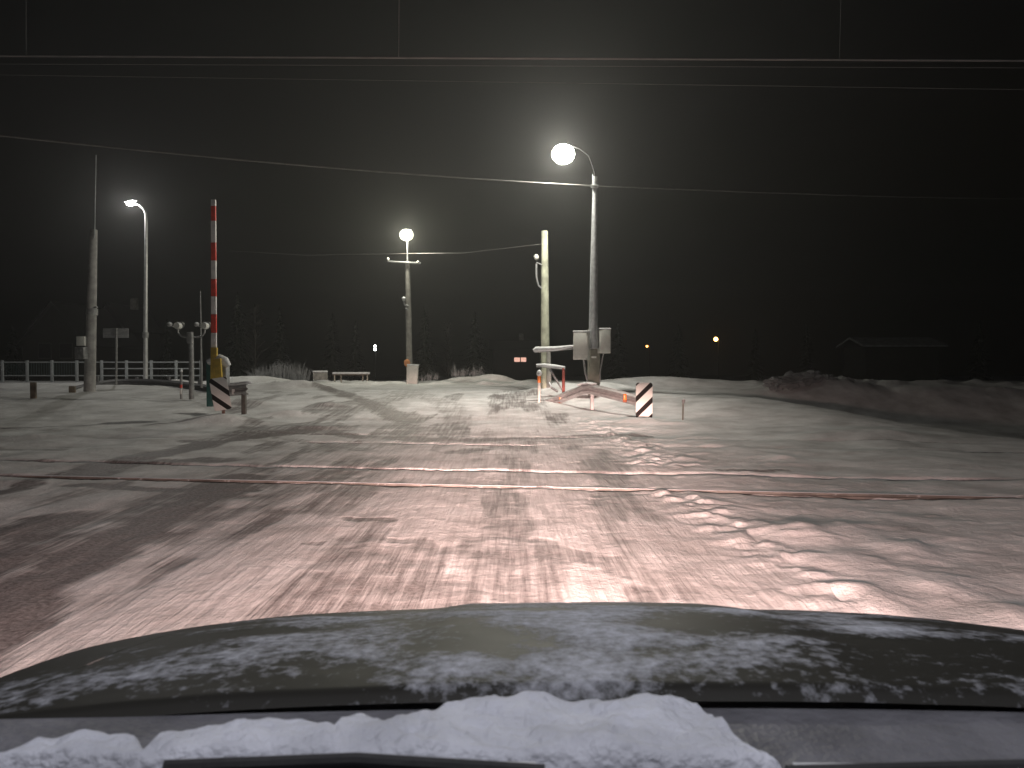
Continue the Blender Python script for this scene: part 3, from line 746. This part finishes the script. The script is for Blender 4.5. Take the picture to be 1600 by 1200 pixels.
def tree(px, Y, y_top, kind, label, proto={}):
    x = at(px, 600, Y).x; zb = float(base(np.array([x]), np.array([Y]))[0]); H = at(px, y_top, Y).z - zb
    t = thing('spruce_tree' if kind < 3 else 'birch_tree', label, 'tree', (x, Y, zb), 'dark trees beyond the crossing')
    if kind not in proto:
        if kind < 3:
            r = random.Random(kind); tr = MB().tube([(0, 0, -.3), (.05, 0, 5), (0, .03, 9.8)], [.2, .12, .02], 7)
            cr = conifer(10, 2.1 + .3 * kind, 330, kind + 5)
            proto[kind] = (tr.build('trunk', BARK, None), cr.build('crown', SPR, None, False))
        else:
            r = random.Random(kind * 7); tr = MB().tube([(0, 0, -.3), (.1, 0, 3), (-.05, .1, 6), (.1, 0, 9.5)], [.14, .11, .07, .015], 7); cr = MB()
            for i in range(60):
                z = 2.5 + 7 * i / 60; a = r.uniform(0, 6.28); L_ = (1 - (z - 2.5) / 8.5) * 2.4 * r.uniform(.5, 1.1) + .3
                d = Vector((math.cos(a), math.sin(a), .9)); p = Vector((0, 0, z)); q = p + d * L_ * .6
                cr.tube([p, q, q + Vector((d.x, d.y, -.1)) * L_ * .4], [.03, .016, .006], 4, False)
                for k in range(7):
                    u = p + (q - p) * r.uniform(.3, 1); e = Vector((r.uniform(-1, 1), r.uniform(-1, 1), r.uniform(-.6, .8))) * .5 * L_ * .6
                    cr.tube([u, u + e], [.012, .004], 3, False)
            proto[kind] = (tr.build('trunk', BARK, None), cr.build('crown', BARK, None, False))
        for o in proto[kind]: o.parent = t
    else:
        cp = []
        for o in proto[kind]:
            c = o.copy(); C.objects.link(c); c.parent = t; cp.append(c)
    t.scale = (H / 10 * rt.uniform(.85, 1.2),) * 2 + (H / 10,); t.rotation_euler = (0, 0, rt.uniform(0, 6))
TR = [(372, 66, 455, 1, 'dark spruce right of the raised barrier boom'), (400, 60, 470, 3, 'thin bare tree above the frosted bushes at left'),
      (438, 78, 478, 0, 'dim spruce right of the thin bare tree'), (520, 90, 488, 2, 'far spruce above the bench'),
      (556, 95, 500, 0, 'small far spruce left of the two white lights'), (664, 66, 476, 1, 'dark spruce close right of the yellow lamp post'),
      (700, 74, 498, 3, 'bare tree between yellow lamp post and snow mounds'), (742, 80, 486, 2, 'spruce behind the two rounded snow mounds'),
      (965, 82, 502, 0, 'spruce seen just right of the cabinets'), (1060, 90, 506, 2, 'spruce between the two orange lights'),
      (1180, 96, 512, 1, 'spruce right of the brighter orange light'), (1260, 90, 505, 0, 'far spruce left of the dark shed'),
      (1530, 92, 500, 2, 'far spruce at the right edge beyond the shed'), (262, 74, 498, 0, 'spruce between slim lamp post and signal'),
      (20, 80, 505, 2, 'spruce at the left edge behind the house')]
for a in TR: tree(*a)

FROST = mat('frosted_twigs', (.30, .30, .31), .9, 0, .3, 5, 0)
def shrub(px, Y, y_top, wd, seed, label, grp, n=48):
    x = at(px, 600, Y).x; zb = gz(x, Y) - .1; H = at(px, y_top, Y).z - zb; r = random.Random(seed)
    mb = MB()
    for i in range(n):
        a = r.uniform(0, 6.28); q = r.random() ** .6
        p = Vector((x + math.cos(a) * wd * .35 * q, Y + math.sin(a) * wd * .35 * q, zb))
        lean = Vector((math.cos(a) * .28 * q, math.sin(a) * .28 * q, 1)) * H * r.uniform(.45, 1.0) * (1.05 - .35 * q)
        m_ = p + lean * .5 + Vector((r.uniform(-.05, .05), 0, 0)); e = p + lean + Vector((r.uniform(-.1, .1), 0, 0))
        mb.tube([p, m_, e], [.02, .016, .006], 3, False)
        for k in range(4):
            u = m_ + (e - m_) * r.random(); mb.tube([u, u + Vector((r.uniform(-.25, .25), r.uniform(-.2, .2), r.uniform(.05, .3)))], [.008, .003], 3, False)
    tag(mb.build('frosted_bush', FROST, None, False), label, 'bush', grp)
for i, (px, y, w_, lb) in enumerate([(405, 572, 1.4, 'leftmost frosted bush behind the far snow bank'), (422, 562, 1.3, 'second frosted bush from the left, taller and narrow'),
        (440, 558, 1.5, 'tallest frosted bush in the row right of the barrier'), (455, 562, 1.3, 'frosted bush right of the tallest one in its row'),
        (470, 568, 1.3, 'last frosted bush before the square block')]):
    shrub(px, 48 + i % 2, y, w_, i, lb, 'frosted bushes right of the barrier')
for i, (px, y, w_, lb) in enumerate([(672, 578, 1.6, 'low frosted bush just right of the control cabinet'), (716, 566, 1.2, 'thin frosted bush left above the snow mounds'), (744, 564, 1.0, 'thin upright frosted bush right above the snow mounds')]):
    shrub(px, 49, y, w_, 20 + i, lb, 'frosted bushes by the snow mounds', 26)

# far small lamps
def far_lamp(px, py, Y, col, st, r, label, name='street_lamp'):
    x = at(px, 600, Y).x; zb = -3; p = at(px, py, Y)
    t = thing(name, label, 'lamp', (x, Y, zb))
    MB().tube([(x + .35, Y + .2, zb), (x + .35, Y + .2, p.z + .2), (x, Y, p.z + .25)], .06, 6).build('pole', DARK, t)
    MB().box((x, Y, p.z + r + .08), (.4, .3, .1)).build('lamp_housing', DARK, t)
    MB().blob(p, (r, r, r), 0, 2).build('lamp_lens', emit('lit_' + name + str(px), col, st), t)
far_lamp(1118.5, 530, 110, (1, .50, .12), 30, .27, 'brighter distant orange lamp right of the cabinet pole')
far_lamp(1011, 541, 120, (1, .38, .08), 14, .16, 'dimmer distant orange lamp close right of the cabinets')
t = thing('signal_light', 'distant pair of small white lights, one above the other', 'signal', (at(586, 600, 90).x, 90, -3))
p0, p1 = at(586, 541, 90), at(586, 546, 90)
MB().tube([(p0.x, 90.3, -3), (p0.x, 90.3, p0.z + .3)], .06, 6).build('pole', DARK, t)
for p in (p0, p1): MB().blob(p, (.15, .15, .15), 0, 2).build('lamp_lens', emit('lit_white_far', (.95, 1, .95), 12), t)

# snow clods on the right bank
for i, (px, py, r_, lb) in enumerate([(1215, 596, .34, 'ploughed snow clod at the left foot of the right bank'), (1238, 590, .40, 'large ploughed snow clod near the left of the right bank'),
        (1262, 586, .36, 'highest ploughed snow clod on the right bank'), (1290, 589, .30, 'snow clod right of the highest one on the bank'), (1322, 592, .24, 'small snow clod farthest right on the bank')]):
    c = at(px, py, 28.9 + .2 * i)
    tag(MB().blob(c - Vector((0, 0, .1)), (r_ * 1.2, r_ * .8, r_ * .62), .34, 4, 2.6, i * 5).build('snow_clod', mat('dirty_snow', (.33, .33, .34), .85, 0, .35, 3, .5, 14, .35)), lb, 'snow clod', 'ploughed clods on the right bank')

# ---------------------------------------------------------------- the car
CXR, HW = .17, .92
def Zc(x, y):
    u = (x - CXR) / HW
    z = 1.160 - .190 * max(0, y - .9) ** 1.6 - .045 * abs(u) ** 3.5
    z += .012 / (1 + math.exp((abs(u) - .33) * 45)) * min(1, max(0, (y - .95) / .3))
    return z
def Yf(u): return 1.97 - .50 * abs(u) ** 3.2
def Yr(u): return .955 - .05 * u * u
car = thing('car', 'dark car bonnet dusted with frost and snow in the foreground', 'car', (CXR, 1.0, 0))
def hood_mat():
    m = bpy.data.materials.new('frosted_car_paint'); m.use_nodes = True; n = m.node_tree; P = n.nodes['Principled BSDF']; L = n.links
    tc = n.nodes.new('ShaderNodeTexCoord')
    at_ = n.nodes.new('ShaderNodeAttribute'); at_.attribute_name = 'frost'
    def nz(scale, det, sx=1, sy=1):
        mp = n.nodes.new('ShaderNodeMapping'); mp.inputs['Scale'].default_value = (sx, sy, 1); L.new(tc.outputs['Object'], mp.inputs[0])
        t = n.nodes.new('ShaderNodeTexNoise'); t.inputs['Scale'].default_value = scale; t.inputs['Detail'].default_value = det; t.inputs['Roughness'].default_value = .65
        L.new(mp.outputs[0], t.inputs[0]); return t.outputs[0]
    def mth(op, a, b):
        k = n.nodes.new('ShaderNodeMath'); k.operation = op
        for i, v in enumerate((a, b)):
            if isinstance(v, (int, float)): k.inputs[i].default_value = v
            else: L.new(v, k.inputs[i])
        return k.outputs[0]
    f = nz(56, 6, 1, .8); f2 = nz(7, 4)
    s = mth('ADD', at_.outputs['Fac'], mth('MULTIPLY', mth('SUBTRACT', f, .5), 2.2))
    s = mth('ADD', s, mth('MULTIPLY', mth('SUBTRACT', f2, .5), 1.0))
    mr = n.nodes.new('ShaderNodeMapRange'); mr.inputs[1].default_value = .22; mr.inputs[2].default_value = 1.35; L.new(s, mr.inputs[0])
    mx = n.nodes.new('ShaderNodeMix'); mx.data_type = 'RGBA'; mx.inputs[6].default_value = (.022, .021, .018, 1); mx.inputs[7].default_value = (.66, .68, .76, 1)
    L.new(mr.outputs[0], mx.inputs[0]); L.new(mx.outputs[2], P.inputs['Base Color'])
    r = n.nodes.new('ShaderNodeMapRange'); P.inputs['Specular IOR Level'].default_value = .3; r.inputs[3].default_value = .55; r.inputs[4].default_value = .8; L.new(mr.outputs[0], r.inputs[0]); L.new(r.outputs[0], P.inputs['Roughness'])
    b = n.nodes.new('ShaderNodeBump'); b.inputs['Strength'].default_value = .6; b.inputs['Distance'].default_value = .006
    L.new(mth('MULTIPLY', s, mr.outputs[0]), b.inputs['Height']); L.new(b.outputs[0], P.inputs['Normal'])
    return m
HM = hood_mat()
def surf(name, u0, u1, nu, nv, skirt=None, m=HM, v0=0., v1=1.):
    me = bpy.data.meshes.new(name); vs = []; fs = []; fr = []
    for i in range(nu + 1):
        u = u0 + (u1 - u0) * i / nu; x = CXR + u * HW
        for j in range(nv + 1):
            v = v0 + (v1 - v0) * j / nv; y = Yr(u) + (Yf(u) - Yr(u)) * v; z = Zc(x, y)
            z -= .03 * max(0, (v - .93) / .07) ** 2 + .012 * max(0, (.02 - v) / .02)
            xa, ya = np.array([x * 3.2]), np.array([y * 6])
            k = float(fbm(xa, ya, 401)[0])
            k2 = float(fbm(xa * 3.1, ya * 2.2, 402)[0]); xs_ = x - (.10 + .12 * (y - .95))
            c = .16 + .30 * math.exp(-((x - .15) / .42) ** 2) + .6 * math.exp(-(xs_ / .085) ** 2) + (k2 - .5) * 1.3  # a narrow pale lengthwise streak near the middle goes into the mask too
            edge = max(0, min(1, (1.0 - v) / .25)); left = max(0, min(1, (x + .85) / .5))
            if x > -.1: edge = max(edge, .65)
            f = (c + (k - .5) * 2.2) * (.25 + .75 * edge) * (.5 + .5 * left) * min(1, .25 + v / .12)
            z += .004 * max(0, f)
            vs.append((x, y, z)); fr.append(max(0, min(1, f)))
    for i in range(nu):
        for j in range(nv): a = i * (nv + 1) + j; fs.append((a, a + nv + 1, a + nv + 2, a + 1))
    n0 = len(vs)
    me.from_pydata(vs, [], fs); me.materials.append(m)
    for p in me.polygons: p.use_smooth = True
    a = me.attributes.new('frost', 'FLOAT', 'POINT'); a.data.foreach_set('value', fr)
    o = bpy.data.objects.new(name, me); C.objects.link(o); o.parent = car; o.matrix_parent_inverse = Matrix.Translation(-car.location)
    return o
surf('hood', -.861, .861, 150, 90)
PAINT = mat('dark_car_paint', (.03, .032, .03), .3, .2, .2, 8, .05, 60)
for s in (-1, 1):
    surf('fender', s * .8625, s * 1.0, 14, 90)
    mb = MB(); rings = []
    for j in range(21):
        y = -.1 + j * (Yf(1) + .1) / 20
        zt = Zc(CXR + s * HW, max(y, .9)) - .03
        rings.append([mb.bm.verts.new((CXR + s * (HW + o_), y, zz)) for o_, zz in ((-.002, zt), (.03, zt - .12), (.035, zt - .3), (.0, .42 if not 1.05 < y < 1.6 else .70))])
    for a, b_ in zip(rings[:-1], rings[1:]):
        for k in range(3): mb.bm.faces.new((a[k], a[k + 1], b_[k + 1], b_[k]))
    mb.build('side_panel', PAINT, car)
    wl = MB(); c = Vector((CXR + s * .80, 1.32, .34))
    wl.tube([c - Vector((.11, 0, 0)), c - Vector((.09, 0, 0)), c + Vector((.09, 0, 0)), c + Vector((.11, 0, 0))], [.30, .34, .34, .30], 28)
    wh = wl.build('wheel', DARK, car)
    MB().tube([c + Vector((s * .105, 0, 0)), c + Vector((s * .12, 0, 0))], [.21, .19], 20).build('rim', STEEL, wh)
mb = MB(); rings = []
for i in range(41):
    u = -1 + i / 20; x = CXR + u * HW; y = Yf(u); z = Zc(x, y) - .035
    rings.append([mb.bm.verts.new(p) for p in ((x, y - .01, z), (x, y + .03, z - .07), (x, y + .05, .72), (x, y + .09, .62), (x, y + .09, .42), (x, y + .02, .28))])
for a, b_ in zip(rings[:-1], rings[1:]):
    for k in range(5): mb.bm.faces.new((a[k], a[k + 1], b_[k + 1], b_[k]))
mb.build('front_bumper', PAINT, car)
MB().box((CXR, 2.03, .80), (.9, .03, .12), None, .01).build('grille', DARK, car)
HL = mat('headlight_glass', (.8, .8, .8), .1, 0, .05, 5, 0)
for s in (-1, 1):
    MB().blob((CXR + s * .68, 1.90, .78), (.17, .07, .07), 0, 3).build('headlight', HL, car)
# cowl, wipers
mb = MB(); rings = []
for i in range(31):
    u = -1 + i / 15; x = CXR + u * HW
    rings.append([mb.bm.verts.new((x, y, z)) for y, z in ((Yr(u) + .10, 1.115), (Yr(u) - .012, 1.140), (.86 - .03 * u * u, 1.138), (.78, 1.136), (.72, 1.14), (.66, 1.15), (.63, 1.155))])
for a, b_ in zip(rings[:-1], rings[1:]):
    for k in range(6): mb.bm.faces.new((a[k], a[k + 1], b_[k + 1], b_[k]))
mb.build('cowl_panel', mat('cowl_plastic', (.17, .17, .19), .55, 0, .3, 12, .3, 80), car)
for x0, x1, y_ in ((-.32, .03, .732), (.25, .80, .722)):
    wp = MB().tube([(x0, y_, 1.180), ((x0 + x1) / 2, y_ + .004, 1.185), (x1, y_ - .008, 1.18)], .006, 8).build('wiper', DARK, car)
    MB().box(((x0 + x1) / 2, y_ + .012, 1.172), (abs(x1 - x0) * .96, .008, .014), rz(-.02), .002).build('wiper_blade', mat('frosted_rubber', (.04, .04, .042), .6, 0, .3, 10, .1, 50, frost=.22), wp)
# snow lying at the foot of the windscreen
EDGE = [(-80, 1160), (0, 1160), (100, 1146), (222, 1140), (234, 1162), (246, 1166), (262, 1142), (320, 1132), (420, 1130), (515, 1132), (528, 1143), (545, 1118), (566, 1112), (590, 1120), (604, 1130), (650, 1112), (700, 1096), (760, 1088), (870, 1082), (1000, 1084), (1085, 1092), (1115, 1112), (1150, 1148), (1215, 1178), (1260, 1192)]
def snow_edge():
    E = [atz(a, b_, 1.175) for a, b_ in EDGE]
    ex = np.array([e.x for e in E]); ey = np.array([e.y for e in E])
    nx, nt_ = 330, 26; vs = []; fs = []
    X = np.linspace(ex[0], ex[-1], nx)
    for x in X:
        ye = float(np.interp(x, ex, ey)) + .006 * (float(fbm(np.array([x * 30.]), np.array([0.]), 9)[0]) - .5)
        yb = .742 + .010 * float(fbm(np.array([x * 9.]), np.array([2.]), 10)[0]) + max(0., .02 * (x - .25) / .2)
        ye = max(ye, yb + .004); wd = ye - yb
        for j in range(nt_ + 1):
            v = j / nt_; y = yb + wd * v
            rr = min(1, (1 - v) * wd / .022); rb = min(1, v * wd / .012)
            th = math.sqrt(max(0, 1 - (1 - rr) ** 2)) * math.sqrt(max(0, 1 - (1 - rb) ** 2))
            a, b_ = np.array([x * 12.]), np.array([y * 14.])
            top = 1.174 + .040 * (float(fbm(a, b_, 12)[0]) - .42) + .007 * float(fbm(a * 5, b_ * 5, 13)[0])
            vs.append((x, y, 1.118 + (top - 1.118) * th))
    for i in range(nx - 1):
        for j in range(nt_): a = i * (nt_ + 1) + j; fs.append((a, a + nt_ + 1, a + nt_ + 2, a + 1))
    me = bpy.data.meshes.new('snow_patch'); me.from_pydata(vs, [], fs); me.materials.append(mat('packed_snow', (.66, .68, .76), .7, 0, .22, 11, .45, 90, .3))
    for p in me.polygons: p.use_smooth = True
    o = bpy.data.objects.new('snow_patch', me); C.objects.link(o)
    so = o.modifiers.new('thick', 'SOLIDIFY'); so.thickness = .006; so.offset = -1
    tag(o, 'long lumpy strip of snow lying along the rear edge of the car bonnet', 'snow')
snow_edge()

def headlamp(x, name):
    d = bpy.data.lights.new(name, 'POINT'); d.color = (1, .66, .57); d.shadow_soft_size = .06; d.energy = 100; d.use_nodes = True
    n = d.node_tree; L = n.links; e = n.nodes['Emission']
    ge = n.nodes.new('ShaderNodeTexCoord'); sx = n.nodes.new('ShaderNodeSeparateXYZ'); L.new(ge.outputs['Normal'], sx.inputs[0])
    def mth(op, a, b=None):
        k = n.nodes.new('ShaderNodeMath'); k.operation = op
        for i, v in enumerate((a, b)):
            if v is None: continue
            if isinstance(v, (int, float)): k.inputs[i].default_value = v
            else: L.new(v, k.inputs[i])
        return k.outputs[0]
    X, Y, Z = sx.outputs
    dn = mth('MAXIMUM', mth('MULTIPLY', Z, -1), .045)
    I = mth('DIVIDE', 1., mth('POWER', mth('ADD', dn, .03), 2.4))
    cut = n.nodes.new('ShaderNodeMapRange'); cut.inputs[1].default_value = .028; cut.inputs[2].default_value = -.028; cut.interpolation_type = 'SMOOTHSTEP'; L.new(Z, cut.inputs[0])
    cut.inputs[3].default_value = .01
    fw = n.nodes.new('ShaderNodeMapRange'); fw.inputs[1].default_value = .0; fw.inputs[2].default_value = .3; L.new(Y, fw.inputs[0])
    q = mth('DIVIDE', X, mth('ADD', .135, mth('MULTIPLY', dn, 1.1))); g_ = mth('EXPONENT', mth('MULTIPLY', mth('MULTIPLY', q, q), -1))
    g_ = mth('ADD', g_, mth('ADD', mth('MULTIPLY', mth('MINIMUM', dn, .24), 1.2), -.03))
    s = mth('MULTIPLY', mth('MULTIPLY', I, cut.outputs[0]), mth('MULTIPLY', fw.outputs[0], g_))
    L.new(mth('MULTIPLY', s, .80), e.inputs['Strength'])
    o = bpy.data.objects.new(name, d); C.objects.link(o); o.location = (x, 2.12, .74); o.parent = car; o.matrix_parent_inverse = Matrix.Translation(-car.location)
headlamp(CXR - .68, 'headlight_beam'); headlamp(CXR + .68, 'headlight_beam')

# unseen lamp post added beside the car to light the bonnet and its snow
b = Vector((2.6, -1.4, 0))
t = thing('lamp_post', 'lamp post on the near side of the crossing, beside and behind the car', 'lamp post', b)
MB().tube([(2.6, -1.4, -.2), (2.6, -1.4, 5.9)], [.14, .08], 12).build('pole', STEEL, t)
LN = Vector((.2, -1.2, 6.2))
MB().tube([(2.6, -1.4, 5.8), (2.1, -1.35, 6.35), LN + Vector((0, 0, .25))], .035, 8).build('arm', STEEL, t)
lamp_head(t, LN, (.95, .94, 1.0), 600, .2, 'lit_lens_near', 14)

# ---------------------------------------------------------------- haze
hz = MB().box((0, 150, 14), (500, 380, 40)).build('haze', bpy.data.materials.new('air'), None, False)
m = hz.data.materials[0]; m.use_nodes = True; n = m.node_tree; n.nodes.clear()
o = n.nodes.new('ShaderNodeOutputMaterial'); v = n.nodes.new('ShaderNodeVolumePrincipled')
v.inputs['Color'].default_value = (.9, .9, .9, 1); v.inputs['Density'].default_value = .0017; v.inputs['Anisotropy'].default_value = .6
n.links.new(v.outputs[0], o.inputs['Volume'])
hz['kind'] = 'stuff'
bpy.context.view_layer.update()
